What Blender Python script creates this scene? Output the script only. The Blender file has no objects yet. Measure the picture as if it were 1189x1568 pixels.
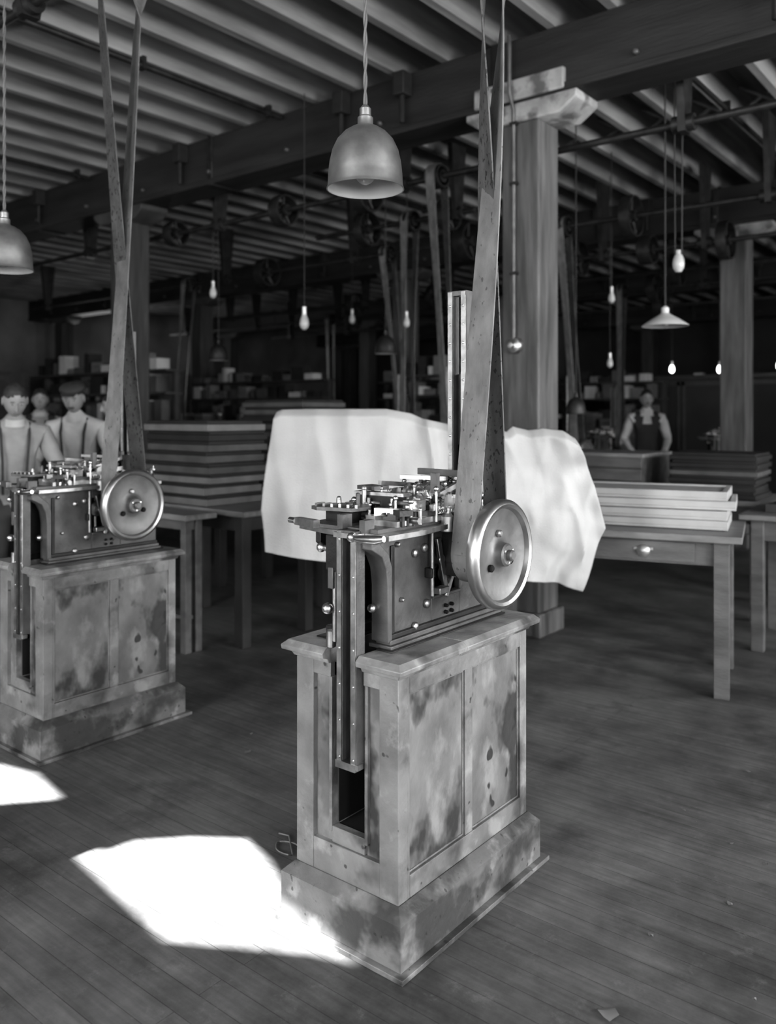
import bpy, math, random
from mathutils import Vector, Matrix, geometry, noise
random.seed(7)
scene=bpy.context.scene
COL=scene.collection
# ------------------------------------------------------------------ materials
def mat(name,base,rough=.6,metal=0.,nscale=6.,namt=.25,bump=.0,bscale=40.,stain=0.,sscale=4.,sthr=.6,scol=.05,stretch=(1,1,1),spec=None,sw=.05,speck=0.,spscale=30.,spthr=.66,emit=0,wear=0.,wscale=9.,wthr=.6,wcol=.4):
    m=bpy.data.materials.new(name); m.use_nodes=True
    nt=m.node_tree; N=nt.nodes; L=nt.links
    bs=N['Principled BSDF']; tc=N.new('ShaderNodeTexCoord'); mp=N.new('ShaderNodeMapping')
    mp.inputs['Scale'].default_value=stretch
    L.new(tc.outputs['Object'],mp.inputs['Vector'])
    no=N.new('ShaderNodeTexNoise'); no.inputs['Scale'].default_value=nscale; no.inputs['Detail'].default_value=6
    L.new(mp.outputs[0],no.inputs['Vector'])
    cr=N.new('ShaderNodeValToRGB')
    a=max(0,base*(1-namt)); b=min(1,base*(1+namt))
    cr.color_ramp.elements[0].position=.3; cr.color_ramp.elements[1].position=.7
    cr.color_ramp.elements[0].color=(a,a,a,1); cr.color_ramp.elements[1].color=(b,b,b,1)
    L.new(no.outputs['Fac'],cr.inputs[0]); out=cr.outputs[0]
    def layer(out,amount,scale,thr,width,col,detail,offs=0):
        n2=N.new('ShaderNodeTexNoise'); n2.inputs['Scale'].default_value=scale; n2.inputs['Detail'].default_value=detail
        n2.inputs['Roughness'].default_value=.55
        m2=N.new('ShaderNodeMapping'); m2.inputs['Location'].default_value=(offs,offs*.7,offs*1.3)
        L.new(mp.outputs[0],m2.inputs['Vector']); L.new(m2.outputs[0],n2.inputs['Vector'])
        r2=N.new('ShaderNodeValToRGB'); r2.color_ramp.elements[0].position=thr; r2.color_ramp.elements[1].position=thr+width
        r2.color_ramp.elements[1].color=(amount,amount,amount,1)
        L.new(n2.outputs['Fac'],r2.inputs[0])
        mx=N.new('ShaderNodeMixRGB'); mx.inputs[2].default_value=(col,col,col,1)
        L.new(r2.outputs[0],mx.inputs[0]); L.new(out,mx.inputs[1]); return mx.outputs[0]
    if wear>0: out=layer(out,wear,wscale,wthr,.12,wcol,8,5.3)
    if stain>0: out=layer(out,stain,sscale,sthr,sw,scol,4)
    if speck>0: out=layer(out,speck,spscale,spthr,.03,scol*.7,2,2.1)
    L.new(out,bs.inputs['Base Color'])
    bs.inputs['Roughness'].default_value=rough; bs.inputs['Metallic'].default_value=metal
    if emit: bs.inputs['Emission Color'].default_value=(1,1,1,1); bs.inputs['Emission Strength'].default_value=emit
    if spec is not None: bs.inputs['Specular IOR Level'].default_value=spec
    if bump>0:
        n3=N.new('ShaderNodeTexNoise'); n3.inputs['Scale'].default_value=bscale; n3.inputs['Detail'].default_value=4
        L.new(mp.outputs[0],n3.inputs['Vector'])
        bp=N.new('ShaderNodeBump'); bp.inputs['Strength'].default_value=bump; bp.inputs['Distance'].default_value=.01
        L.new(n3.outputs['Fac'],bp.inputs['Height']); L.new(bp.outputs[0],bs.inputs['Normal'])
    return m
M_cab=mat('cabinet_paint',.215,.46,0,6,.32,.25,60,stain=.8,sscale=4.5,sthr=.54,scol=.055,sw=.12,speck=.85,spscale=20,spthr=.70,wear=.6,wscale=11,wthr=.56,wcol=.40)
M_cab2=mat('cabinet_panel_paint',.20,.44,0,7,.38,.25,50,stain=.92,sscale=4.6,sthr=.535,scol=.04,stretch=(1,1,.7),sw=.07,speck=.9,spscale=14,spthr=.66,wear=.6,wscale=8,wthr=.54,wcol=.36)
M_plinth=mat('plinth_worn',.165,.52,0,7,.4,.3,40,stain=.85,sscale=5,sthr=.48,scol=.045,sw=.10,speck=.75,spscale=30,spthr=.68,wear=.65,wscale=12,wthr=.56,wcol=.34)
M_cap=mat('cap_wood_oiled',.24,.36,0,12,.35,.2,60,stain=.8,sscale=5,sthr=.50,scol=.05,sw=.12,wear=.6,wscale=14,wthr=.56,wcol=.42)
M_dark=mat('dark_void',.012,.9,0)  # near-black colour painted into slots, gaps and holes in place of shade
M_iron=mat('dark_iron',.04,.45,.4,14,.35,.15,80)
M_irong=mat('grey_iron',.13,.45,.35,12,.3,.15,80)
M_steel=mat('bright_steel',.72,.28,1.,20,.2,.05,90)
M_steel2=mat('dull_steel',.50,.38,1.,25,.3,.05,90)
M_rim=mat('wheel_rim_steel',.50,.34,.95,12,.2,.06,60)
M_wheelweb=mat('wheel_web',.19,.5,.6,9,.3,.12,40)
M_brass=mat('worn_brass',.5,.38,.8,30,.25)
M_belt=mat('leather_belt',.175,.5,0,20,.3,.2,90,speck=.6,spscale=70,spthr=.66,scol=.03,stretch=(1,1,.5))
M_beltb=mat('leather_belt_oily',.10,.5,0,20,.3,.2,90,speck=.85,spscale=80,spthr=.60,scol=.03,stretch=(1,1,.6))
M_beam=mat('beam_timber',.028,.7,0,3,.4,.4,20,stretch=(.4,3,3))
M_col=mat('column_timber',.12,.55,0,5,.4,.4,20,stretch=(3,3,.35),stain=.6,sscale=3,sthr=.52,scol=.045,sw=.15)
M_cold=mat('column_timber_sooty',.05,.6,0,5,.4,.4,20,stretch=(3,3,.35))  # darker tone for columns outside the near row
M_joist=mat('joist_whitewash',.32,.75,0,2.0,.4,.2,20,stretch=(3,.4,3),stain=.65,sscale=1.2,sthr=.48,scol=.10,sw=.2)
M_deck=mat('deck_boards',.19,.8,0,2,.3,.2,15,stretch=(4,.4,1))
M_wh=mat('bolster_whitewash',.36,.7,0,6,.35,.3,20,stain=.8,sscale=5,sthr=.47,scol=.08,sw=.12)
M_whd=mat('bolster_sooty',.07,.7,0,6,.3,.3,20)  # darker tone for bolsters outside the near row
M_cloth=mat('white_cloth',.50,.85,0,4,.10,.2,140)
M_alu=mat('aluminium_shade',.34,.38,.75,14,.25,.05,50)
M_shin=mat('shade_inside',.5,.5,0,6,.1)
M_cord=mat('lamp_cord',.16,.8,0)
M_glass=mat('bulb_glass',.50,.15,0,3,.05)
M_tab=mat('table_wood',.13,.5,0,4,.3,.25,30,stretch=(1,4,4))
M_tabtop=mat('table_top_wood',.22,.45,0,5,.25,.2,30,stretch=(1,6,4))
M_tabd=mat('dark_bench_wood',.045,.55,0,4,.3,.25,30)
M_box=mat('pale_board',.45,.6,0,5,.15,.1,30)
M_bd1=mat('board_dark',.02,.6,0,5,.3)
M_bd2=mat('board_mid',.085,.55,0,6,.3)
M_bd3=mat('board_light',.17,.55,0,6,.25)
M_wall=mat('wall_plaster_grey',.17,.8,0,1.2,.35,.2,20)
M_wallw=mat('wall_window_side',.42,.8,0,1.2,.15)
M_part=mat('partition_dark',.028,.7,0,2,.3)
M_skin=mat('skin',.30,.5,0,6,.1)
M_hair=mat('hair',.035,.6,0,40,.4)
M_brow=mat('brow_hair',.10,.7,0,40,.3)
M_lip=mat('lips',.16,.5,0,40,.2)
M_shirt=mat('white_shirt',.46,.8,0,8,.15,.3,25)
M_shirtg=mat('grey_shirt',.28,.8,0,8,.2,.3,25)
M_vest=mat('dark_waistcoat',.03,.8,0,8,.2)
M_trou=mat('trousers',.05,.85,0,8,.2)
M_eye=mat('eye_white',.32,.3,0,30,.1)
M_win=mat('window_pane',.8,.3,0)
M_lit=mat('lit_bulb_glass',.9,.3,0,emit=6)
def floor_mat():
    m=bpy.data.materials.new('floor_boards'); m.use_nodes=True
    nt=m.node_tree;N=nt.nodes;L=nt.links;bs=N['Principled BSDF']
    tc=N.new('ShaderNodeTexCoord')
    br=N.new('ShaderNodeTexBrick'); br.inputs['Scale'].default_value=1
    br.inputs['Brick Width'].default_value=3.4; br.inputs['Row Height'].default_value=.075
    br.inputs['Mortar Size'].default_value=.0016; br.inputs['Mortar Smooth'].default_value=.5
    br.inputs['Color1'].default_value=(.9,.9,.9,1); br.inputs['Color2'].default_value=(1.07,1.07,1.07,1); br.inputs['Mortar'].default_value=(.5,.5,.5,1)
    L.new(tc.outputs['Object'],br.inputs['Vector'])
    n1=N.new('ShaderNodeTexNoise'); n1.inputs['Scale'].default_value=.9; n1.inputs['Detail'].default_value=12; n1.inputs['Roughness'].default_value=.72
    L.new(tc.outputs['Object'],n1.inputs['Vector'])
    cr=N.new('ShaderNodeValToRGB'); cr.color_ramp.elements[0].position=.38; cr.color_ramp.elements[1].position=.62
    cr.color_ramp.elements[0].color=(.065,.065,.065,1); cr.color_ramp.elements[1].color=(.20,.20,.20,1)
    L.new(n1.outputs['Fac'],cr.inputs[0])
    mp=N.new('ShaderNodeMapping'); mp.inputs['Scale'].default_value=(2,26,1); L.new(tc.outputs['Object'],mp.inputs['Vector'])
    n2=N.new('ShaderNodeTexNoise'); n2.inputs['Scale'].default_value=2; n2.inputs['Detail'].default_value=8; L.new(mp.outputs[0],n2.inputs['Vector'])
    c2=N.new('ShaderNodeValToRGB'); c2.color_ramp.elements[0].position=.25; c2.color_ramp.elements[1].position=.75; c2.color_ramp.elements[0].color=(.74,.74,.74,1); c2.color_ramp.elements[1].color=(1.22,1.22,1.22,1)
    L.new(n2.outputs['Fac'],c2.inputs[0])
    n4=N.new('ShaderNodeTexNoise'); n4.inputs['Scale'].default_value=11; n4.inputs['Detail'].default_value=9; n4.inputs['Roughness'].default_value=.8; L.new(tc.outputs['Object'],n4.inputs['Vector'])
    c4=N.new('ShaderNodeValToRGB'); c4.color_ramp.elements[0].position=.56; c4.color_ramp.elements[1].position=.74
    c4.color_ramp.elements[1].color=(.6,.6,.6,1); L.new(n4.outputs['Fac'],c4.inputs[0])
    a=N.new('ShaderNodeMixRGB'); a.blend_type='MULTIPLY'; a.inputs[0].default_value=1; L.new(cr.outputs[0],a.inputs[1]); L.new(br.outputs['Color'],a.inputs[2])
    b=N.new('ShaderNodeMixRGB'); b.blend_type='MULTIPLY'; b.inputs[0].default_value=1; L.new(a.outputs[0],b.inputs[1]); L.new(c2.outputs[0],b.inputs[2])
    c=N.new('ShaderNodeMixRGB'); L.new(c4.outputs[0],c.inputs[0]); L.new(b.outputs[0],c.inputs[1]); c.inputs[2].default_value=(.26,.26,.26,1)
    # dark grease spots trodden into the boards
    n5=N.new('ShaderNodeTexNoise'); n5.inputs['Scale'].default_value=3.2; n5.inputs['Detail'].default_value=6; n5.inputs['Roughness'].default_value=.65; L.new(tc.outputs['Object'],n5.inputs['Vector'])
    c5=N.new('ShaderNodeValToRGB'); c5.color_ramp.elements[0].position=.56; c5.color_ramp.elements[1].position=.70; c5.color_ramp.elements[1].color=(.55,.55,.55,1); L.new(n5.outputs['Fac'],c5.inputs[0])
    e=N.new('ShaderNodeMixRGB'); L.new(c5.outputs[0],e.inputs[0]); L.new(c.outputs[0],e.inputs[1]); e.inputs[2].default_value=(.04,.04,.04,1)
    L.new(e.outputs[0],bs.inputs['Base Color'])
    rr=N.new('ShaderNodeMapRange'); rr.inputs['To Min'].default_value=.38; rr.inputs['To Max'].default_value=.62
    L.new(n1.outputs['Fac'],rr.inputs['Value']); L.new(rr.outputs[0],bs.inputs['Roughness'])
    bp=N.new('ShaderNodeBump'); bp.inputs['Strength'].default_value=.4; bp.inputs['Distance'].default_value=.004
    L.new(b.outputs[0],bp.inputs['Height']); L.new(bp.outputs[0],bs.inputs['Normal'])
    return m
M_floor=floor_mat()
# ------------------------------------------------------------------ builder
def frame(d):
    d=d.normalized(); a=Vector((0,0,1)) if abs(d.z)<.9 else Vector((1,0,0))
    u=d.cross(a).normalized(); w=d.cross(u).normalized(); return u,w
class B:
    def __init__(s): s.v=[];s.f=[];s.m=[];s.mats=[]
    def mi(s,m):
        if m not in s.mats: s.mats.append(m)
        return s.mats.index(m)
    def add(s,vs,fs,m,X=None):
        o=len(s.v); k=s.mi(m)
        s.v+= [tuple(X@Vector(p)) if X else tuple(p) for p in vs]
        s.f+= [tuple(i+o for i in f) for f in fs]; s.m+=[k]*len(fs)
    def box(s,x0,x1,y0,y1,z0,z1,m,X=None):
        s.add([(x0,y0,z0),(x1,y0,z0),(x1,y1,z0),(x0,y1,z0),(x0,y0,z1),(x1,y0,z1),(x1,y1,z1),(x0,y1,z1)],
              [(0,3,2,1),(4,5,6,7),(0,1,5,4),(1,2,6,5),(2,3,7,6),(3,0,4,7)],m,X)
    def ob(s,c,sz,m,rz=0,rx=0,ry=0):
        X=Matrix.Translation(c)@Matrix.Rotation(rz,4,'Z')@Matrix.Rotation(ry,4,'Y')@Matrix.Rotation(rx,4,'X')
        a,b,d=[q/2 for q in sz]; s.box(-a,a,-b,b,-d,d,m,X)
    def tube(s,pts,rad,m,n=16,closed=False):
        pts=[Vector(p) for p in pts]; k=len(pts)
        if not hasattr(rad,'__len__'): rad=[rad]*k
        vs=[];fs=[]; pu=None
        for i,p in enumerate(pts):
            d=(pts[min(i+1,k-1)]-pts[max(i-1,0)])
            if closed: d=pts[(i+1)%k]-pts[(i-1)%k]
            d.normalize()
            if pu is None: u,w=frame(d)
            else:
                u=(pu-d*pu.dot(d)); u.normalize(); w=d.cross(u)
            pu=u
            for j in range(n):
                t=2*math.pi*j/n; vs.append(p+(u*math.cos(t)+w*math.sin(t))*rad[i])
        lim=k if closed else k-1
        for i in range(lim):
            for j in range(n):
                a=i*n+j;b=i*n+(j+1)%n;c=((i+1)%k)*n+(j+1)%n;d=((i+1)%k)*n+j
                fs.append((a,b,c,d))
        if not closed:
            fs.append(tuple(reversed(range(n)))); fs.append(tuple(range((k-1)*n,k*n)))
        s.add(vs,fs,m)
    def cyl(s,p0,p1,r,m,r1=None,n=24): s.tube([p0,p1],[r,r if r1 is None else r1],m,n)
    def lathe(s,o,ax,prof,m,n=48,close=False):
        o=Vector(o);ax=Vector(ax).normalized();u,w=frame(ax);vs=[];fs=[]
        for r,h in prof:
            for j in range(n):
                t=2*math.pi*j/n; vs.append(o+ax*h+(u*math.cos(t)+w*math.sin(t))*r)
        k=len(prof)
        for i in range(k if close else k-1):
            for j in range(n):
                fs.append((i*n+j,i*n+(j+1)%n,((i+1)%k)*n+(j+1)%n,((i+1)%k)*n+j))
        s.add(vs,fs,m)
    def sph(s,c,r,m,sc=(1,1,1),n=20,fn=None,X=None):
        vs=[];fs=[];h=n//2+2
        for i in range(h+1):
            ph=math.pi*i/h
            for j in range(n):
                t=2*math.pi*j/n; p=Vector((math.sin(ph)*math.cos(t),math.sin(ph)*math.sin(t),math.cos(ph)))
                if fn: p=fn(p)
                vs.append(Vector((p.x*sc[0]*r+c[0],p.y*sc[1]*r+c[1],p.z*sc[2]*r+c[2])))
        for i in range(h):
            for j in range(n): fs.append((i*n+j,(i+1)*n+j,(i+1)*n+(j+1)%n,i*n+(j+1)%n))
        s.add(vs,fs,m,X)
    def prism(s,poly,ax,a0,a1,m):
        n=len(poly)
        def P(q,a):
            return {'x':(a,q[0],q[1]),'y':(q[0],a,q[1]),'z':(q[0],q[1],a)}[ax]
        vs=[P(q,a0) for q in poly]+[P(q,a1) for q in poly]
        fs=[tuple(reversed(range(n))),tuple(range(n,2*n))]+[(i,(i+1)%n,(i+1)%n+n,i+n) for i in range(n)]
        s.add(vs,fs,m)
    def ribbon(s,pts,ws,m,th=.005):
        vs=[];fs=[];k=len(pts)
        for i,(p,w) in enumerate(zip(pts,ws)):
            p=Vector(p);w=Vector(w);d=(Vector(pts[min(i+1,k-1)])-Vector(pts[max(i-1,0)])).normalized()
            nn=d.cross(w).normalized()*th/2
            vs+=[p-w/2-nn,p+w/2-nn,p+w/2+nn,p-w/2+nn]
        for i in range(k-1):
            for j in range(4): fs.append((i*4+j,i*4+(j+1)%4,(i+1)*4+(j+1)%4,(i+1)*4+j))
        fs.append((3,2,1,0)); fs.append(tuple((k-1)*4+q for q in range(4)))
        s.add(vs,fs,m)
    def mesh(s,name):
        me=bpy.data.meshes.new(name); me.from_pydata([tuple(p) for p in s.v],[],s.f)
        for m in s.mats: me.materials.append(m)
        me.polygons.foreach_set('material_index',s.m)
        me.polygons.foreach_set('use_smooth',[True]*len(s.f))
        me.update()
        import bmesh
        bm=bmesh.new();bm.from_mesh(me);bmesh.ops.recalc_face_normals(bm,faces=bm.faces);bm.to_mesh(me);bm.free()
        me.set_sharp_from_angle(angle=math.radians(38))
        return me
    def obj(s,name,parent=None,bevel=0,loc=(0,0,0),rz=0):
        return put(s.mesh(name),name,parent,bevel,loc,rz)
def put(me,name,parent=None,bevel=0,loc=(0,0,0),rz=0):
    o=bpy.data.objects.new(name,me); COL.objects.link(o); o.location=loc; o.rotation_euler=(0,0,rz)
    if parent: o.parent=parent
    if bevel:
        b=o.modifiers.new('bevel','BEVEL'); b.width=bevel;b.segments=2;b.limit_method='ANGLE';b.angle_limit=math.radians(50)
    return o
def empty(name,loc=(0,0,0),rz=0):
    e=bpy.data.objects.new(name,None);e.empty_display_size=.1;COL.objects.link(e);e.location=loc;e.rotation_euler=(0,0,rz);return e
# ------------------------------------------------------------------ room
XW,XE,YS,YN,ZC=-18.,5.,-3.5,20.,4.28
b=B(); b.box(XW,XE,YS,YN,-.1,0,M_floor); b.obj('floor')
b=B(); b.box(XW-.2,XW,YS,YN,0,ZC,M_wall)
b.obj('wall_west')
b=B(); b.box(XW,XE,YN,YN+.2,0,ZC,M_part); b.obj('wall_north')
def windowed(name,axis,c0,c1,fixed,thick,wins):
    b=B()
    def bx(a0,a1,z0,z1,m=M_wallw):
        lo,hi=sorted((fixed,fixed+thick))
        if axis=='x': b.box(a0,a1,lo,hi,z0,z1,m)
        else: b.box(lo,hi,a0,a1,z0,z1,m)
    cur=c0
    for (w0,w1) in wins:
        bx(cur,w0,0,ZC); bx(w0,w1,0,.9); bx(w0,w1,3.5,ZC); cur=w1
    bx(cur,c1,0,ZC); b.obj(name)
def window(i,axis,w0,w1,fixed,thick):
    b=B(); mid=fixed+thick*.5
    def bx(a0,a1,z0,z1,t=.03,m=M_joist):
        if axis=='x': b.box(a0,a1,mid-t,mid+t,z0,z1,m)
        else: b.box(mid-t,mid+t,a0,a1,z0,z1,m)
    bx(w0,w0+.06,.9,3.5);bx(w1-.06,w1,.9,3.5);bx(w0,w1,.9,.96);bx(w0,w1,3.44,3.5);bx(w0,w1,2.17,2.23)
    for k in range(1,4):
        a=w0+(w1-w0)*k/4; bx(a-.012,a+.012,.9,3.5,.015)
    for z in (1.55,2.85): bx(w0,w1,z-.012,z+.012,.015)
    bx(w0,w1,.9,3.5,.003,M_win)
    b.obj('window_%d'%i)
sw=[(-15,-13),(-11,-9),(-7,-5),(-3.2,-1.2),(.8,2.8)]
ew=[(-2.4,-.4),(1.4,3.4),(5.2,7.2),(9,11),(13,15)]
windowed('wall_south','x',XW,XE,YS,-.25,sw); windowed('wall_east','y',YS,YN,XE,.25,ew)
k=1
def area(name,loc,rot,sx,sy,p):
    l=bpy.data.lights.new(name,'AREA'); l.shape='RECTANGLE'; l.size=sx;l.size_y=sy;l.energy=p
    o=bpy.data.objects.new(name,l);COL.objects.link(o);o.location=loc;o.rotation_euler=rot
SP=[24,30,50,200,80]; EP=[220,320,230,90,35]
for i,(a,c) in enumerate(sw):
    window(k,'x',a,c,YS,-.25);k+=1
    area('window_daylight_s%d'%i,((a+c)/2,YS+.03,2.2),(math.radians(90),0,0),c-a,2.5,SP[i])
for i,(a,c) in enumerate(ew):
    window(k,'y',a,c,XE,.25);k+=1
    area('window_daylight_e%d'%i,(XE-.03,(a+c)/2,2.2),(math.radians(90),0,math.radians(90)),c-a,2.5,EP[i])
area('window_daylight_w',(XW+.3,11.2,2.4),(math.radians(90),0,math.radians(-90)),1.4,1.6,35)  # area light just inside the west wall, which has no window opening
# ceiling with made-up, unseen openings cut to the outline of the sun patches
OFF=Vector((-.3,-3.0,ZC))
p1=[(-2.62,1.53),(-2.40,1.502),(-2.115,1.462),(-1.946,1.44),(-1.687,1.595),(-1.588,1.655),(-1.46,1.70),(-1.60,1.72),(-1.80,1.735),(-1.838,1.793),(-2.035,1.896),(-2.20,1.94),(-2.357,1.828),(-2.487,1.694),(-2.50,1.60)]
p2=[(-2.98,1.71),(-3.267,1.76),(-3.5,1.70),(-3.4,1.46),(-3.13,1.54)]
def off(p): return [Vector((x+OFF.x,y+OFF.y,0)) for x,y in p]
outer=[Vector((XW,YS,0)),Vector((XE,YS,0)),Vector((XE,YN,0)),Vector((XW,YN,0))]
h1=off(p1);h2=off(p2)
tri=geometry.tessellate_polygon([outer,h1,h2]); allv=outer+h1+h2
b=B(); b.add([(p.x,p.y,ZC) for p in allv],[tuple(t) for t in tri],M_deck); b.obj('ceiling')
# joists
b=B(); x=XW+.3
while x<XE-.1:
    b.box(x-.03,x+.03,.45,YN,3.98,4.28,M_joist); x+=.42
for y in (2.7,7.4,12.0):
    x=XW+.3
    while x<XE-.6:
        if x>-10:
            for sgn in (1,-1):
                za,zb=(4.02,4.24) if sgn>0 else (4.24,4.02)
                b.cyl((x+.03,y+.02*sgn,za),(x+.39,y+.02*sgn,zb),.016,M_joist,n=6)
        x+=.42
b.obj('trim_1')  # ceiling joists with their cross bridging
# beams & columns
GX=[-2.816+4.65*i for i in range(-3,2)]; GY=[.4,5.05,9.7,14.35,19.0]
for j,y in enumerate(GY):
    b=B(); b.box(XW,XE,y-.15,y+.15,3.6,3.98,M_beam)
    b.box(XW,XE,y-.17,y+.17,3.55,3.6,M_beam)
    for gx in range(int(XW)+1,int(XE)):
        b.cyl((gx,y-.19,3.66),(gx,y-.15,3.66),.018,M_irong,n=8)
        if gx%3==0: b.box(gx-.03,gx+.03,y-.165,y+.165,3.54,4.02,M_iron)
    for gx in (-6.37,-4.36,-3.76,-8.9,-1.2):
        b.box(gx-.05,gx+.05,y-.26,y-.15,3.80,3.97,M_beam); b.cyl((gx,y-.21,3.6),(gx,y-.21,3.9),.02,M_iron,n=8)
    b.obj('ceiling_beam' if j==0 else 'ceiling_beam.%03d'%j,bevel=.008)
n=0
for y in GY:
    for x in GX:
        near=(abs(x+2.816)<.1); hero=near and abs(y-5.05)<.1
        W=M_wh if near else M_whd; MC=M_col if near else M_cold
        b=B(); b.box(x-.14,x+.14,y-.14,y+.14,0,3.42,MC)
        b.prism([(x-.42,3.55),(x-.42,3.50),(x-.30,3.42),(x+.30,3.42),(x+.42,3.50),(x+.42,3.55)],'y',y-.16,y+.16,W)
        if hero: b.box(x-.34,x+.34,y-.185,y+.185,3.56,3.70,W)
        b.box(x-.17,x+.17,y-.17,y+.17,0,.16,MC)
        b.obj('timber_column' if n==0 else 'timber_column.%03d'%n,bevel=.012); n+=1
b=B(); b.tube([(-2.85,4.885,1.95),(-2.85,4.885,3.5),(-2.85,4.83,3.6),(-2.85,4.83,3.98)],.014,M_irong,10)
for z in (2.4,3.0,3.4): b.box(-2.875,-2.825,4.87,4.915,z,z+.02,M_iron)
b.lathe((-2.85,4.91,1.93),(0,-1,0),[(0,0),(.058,0),(.058,.02),(.05,.035),(.02,.045),(.018,.07),(0,.072)],M_steel2,24)
b.obj('conduit_switch')
b=B()
for (x,y0,y1,z,r) in ((-5.05,.6,4.85,3.93,.022),(-7.9,.6,4.85,3.93,.022),(-2.1,5.25,9.5,3.93,.02),(-6.0,5.25,9.5,3.93,.02),(-.9,5.25,9.5,3.93,.025)):
    b.cyl((x,y0,z),(x,y1,z),r,M_iron,n=10)
    yy=y0+.5
    while yy<y1: b.box(x-.03,x+.03,yy,yy+.03,z-.03,3.99,M_iron); yy+=1.2
b.obj('ceiling_pipes')
# ------------------------------------------------------------------ machine meshes
def mk_cabinet():
    b=B()
    b.box(-.178,-.0551,-.325,.322,.15,.765,M_cab2); b.box(.0661,.178,-.325,.322,.15,.765,M_cab2)
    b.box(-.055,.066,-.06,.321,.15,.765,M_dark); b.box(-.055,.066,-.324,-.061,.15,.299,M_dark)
    b.box(-.0549,-.052,-.308,-.061,.303,.76,M_dark); b.box(.063,.0659,-.308,-.061,.303,.76,M_dark)  # slot liners with the shade painted into their colour
    b.box(-.189,-.122,-.342,-.3,.15,.77,M_cab); b.box(.124,.189,-.342,-.3,.15,.77,M_cab)
    b.box(-.1219,.1239,-.341,-.31,.15,.255,M_cab); b.box(-.1219,-.0551,-.341,-.31,.725,.77,M_cab); b.box(.0661,.1239,-.341,-.31,.725,.77,M_cab)
    b.box(-.066,-.055,-.336,-.31,.285,.7249,M_cab);b.box(.066,.077,-.336,-.31,.285,.7249,M_cab);b.box(-.0549,.0659,-.335,-.31,.256,.302,M_cab)
    for sx in (1,-1):
        def fb(y0,y1,z0,z1,t=.1885):
            xs=sorted((sx*.165,sx*t)); b.box(xs[0],xs[1],y0,y1,z0,z1,M_cab)
        fb(-.2999,-.290,.15,.77,.1880);fb(-.018,.022,.2251,.7149,.186)
        fb(-.2899,.2999,.15,.225);fb(-.2899,.2999,.715,.77)
        for (ya,yb) in ((-.289,-.019),(.023,.299)):
            for (a,c,d,e) in ((ya,ya+.006,.226,.714),(yb-.006,yb,.226,.714),(ya+.0061,yb-.0061,.226,.232),(ya+.0061,yb-.0061,.708,.714)):
                xs=sorted((sx*.17,sx*.1815)); b.box(xs[0],xs[1],a,c,d,e,M_cab)
    b.box(-.189,.189,.30,.34,.15,.77,M_cab)
    def ring(x,y,z): return [(-x,-y,z),(x,-y,z),(x,y,z),(-x,y,z)]
    vs=ring(.222,.374,.0141)+ring(.222,.374,.135)+ring(.192,.345,.165)
    fs=[(3,2,1,0),(8,9,10,11)]
    for l in (0,4):
        for j in range(4): fs.append((l+j,l+(j+1)%4,l+4+(j+1)%4,l+4+j))
    b.add(vs,fs,M_plinth)
    b.box(-.236,.242,-.392,.40,0,.014,M_plinth)
    o1=b
    c=B()
    def cap(x0,x1,y0,y1,mx0,mx1,my0,my1):
        def r(o,z): return [(x0-o*mx0,y0-o*my0,z),(x1+o*mx1,y0-o*my0,z),(x1+o*mx1,y1+o*my1,z),(x0-o*mx0,y1+o*my1,z)]
        vs=r(.006,.765)+r(.012,.778)+r(.032,.784)+r(.034,.797)+r(.018,.812)
        fs=[(3,2,1,0),(16,17,18,19)]
        for l in (0,4,8,12):
            for j in range(4): fs.append((l+j,l+(j+1)%4,l+4+(j+1)%4,l+4+j))
        c.add(vs,fs,M_cap)
    cap(-.189,-.055,-.342,-.06,1,0,1,0); cap(.066,.189,-.342,-.06,0,1,1,0); cap(-.189,.189,-.0601,.34,1,1,0,1)
    return o1.mesh('cabinet'),c.mesh('cabinet_cap')
ME_cab,ME_cap=mk_cabinet()
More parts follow.
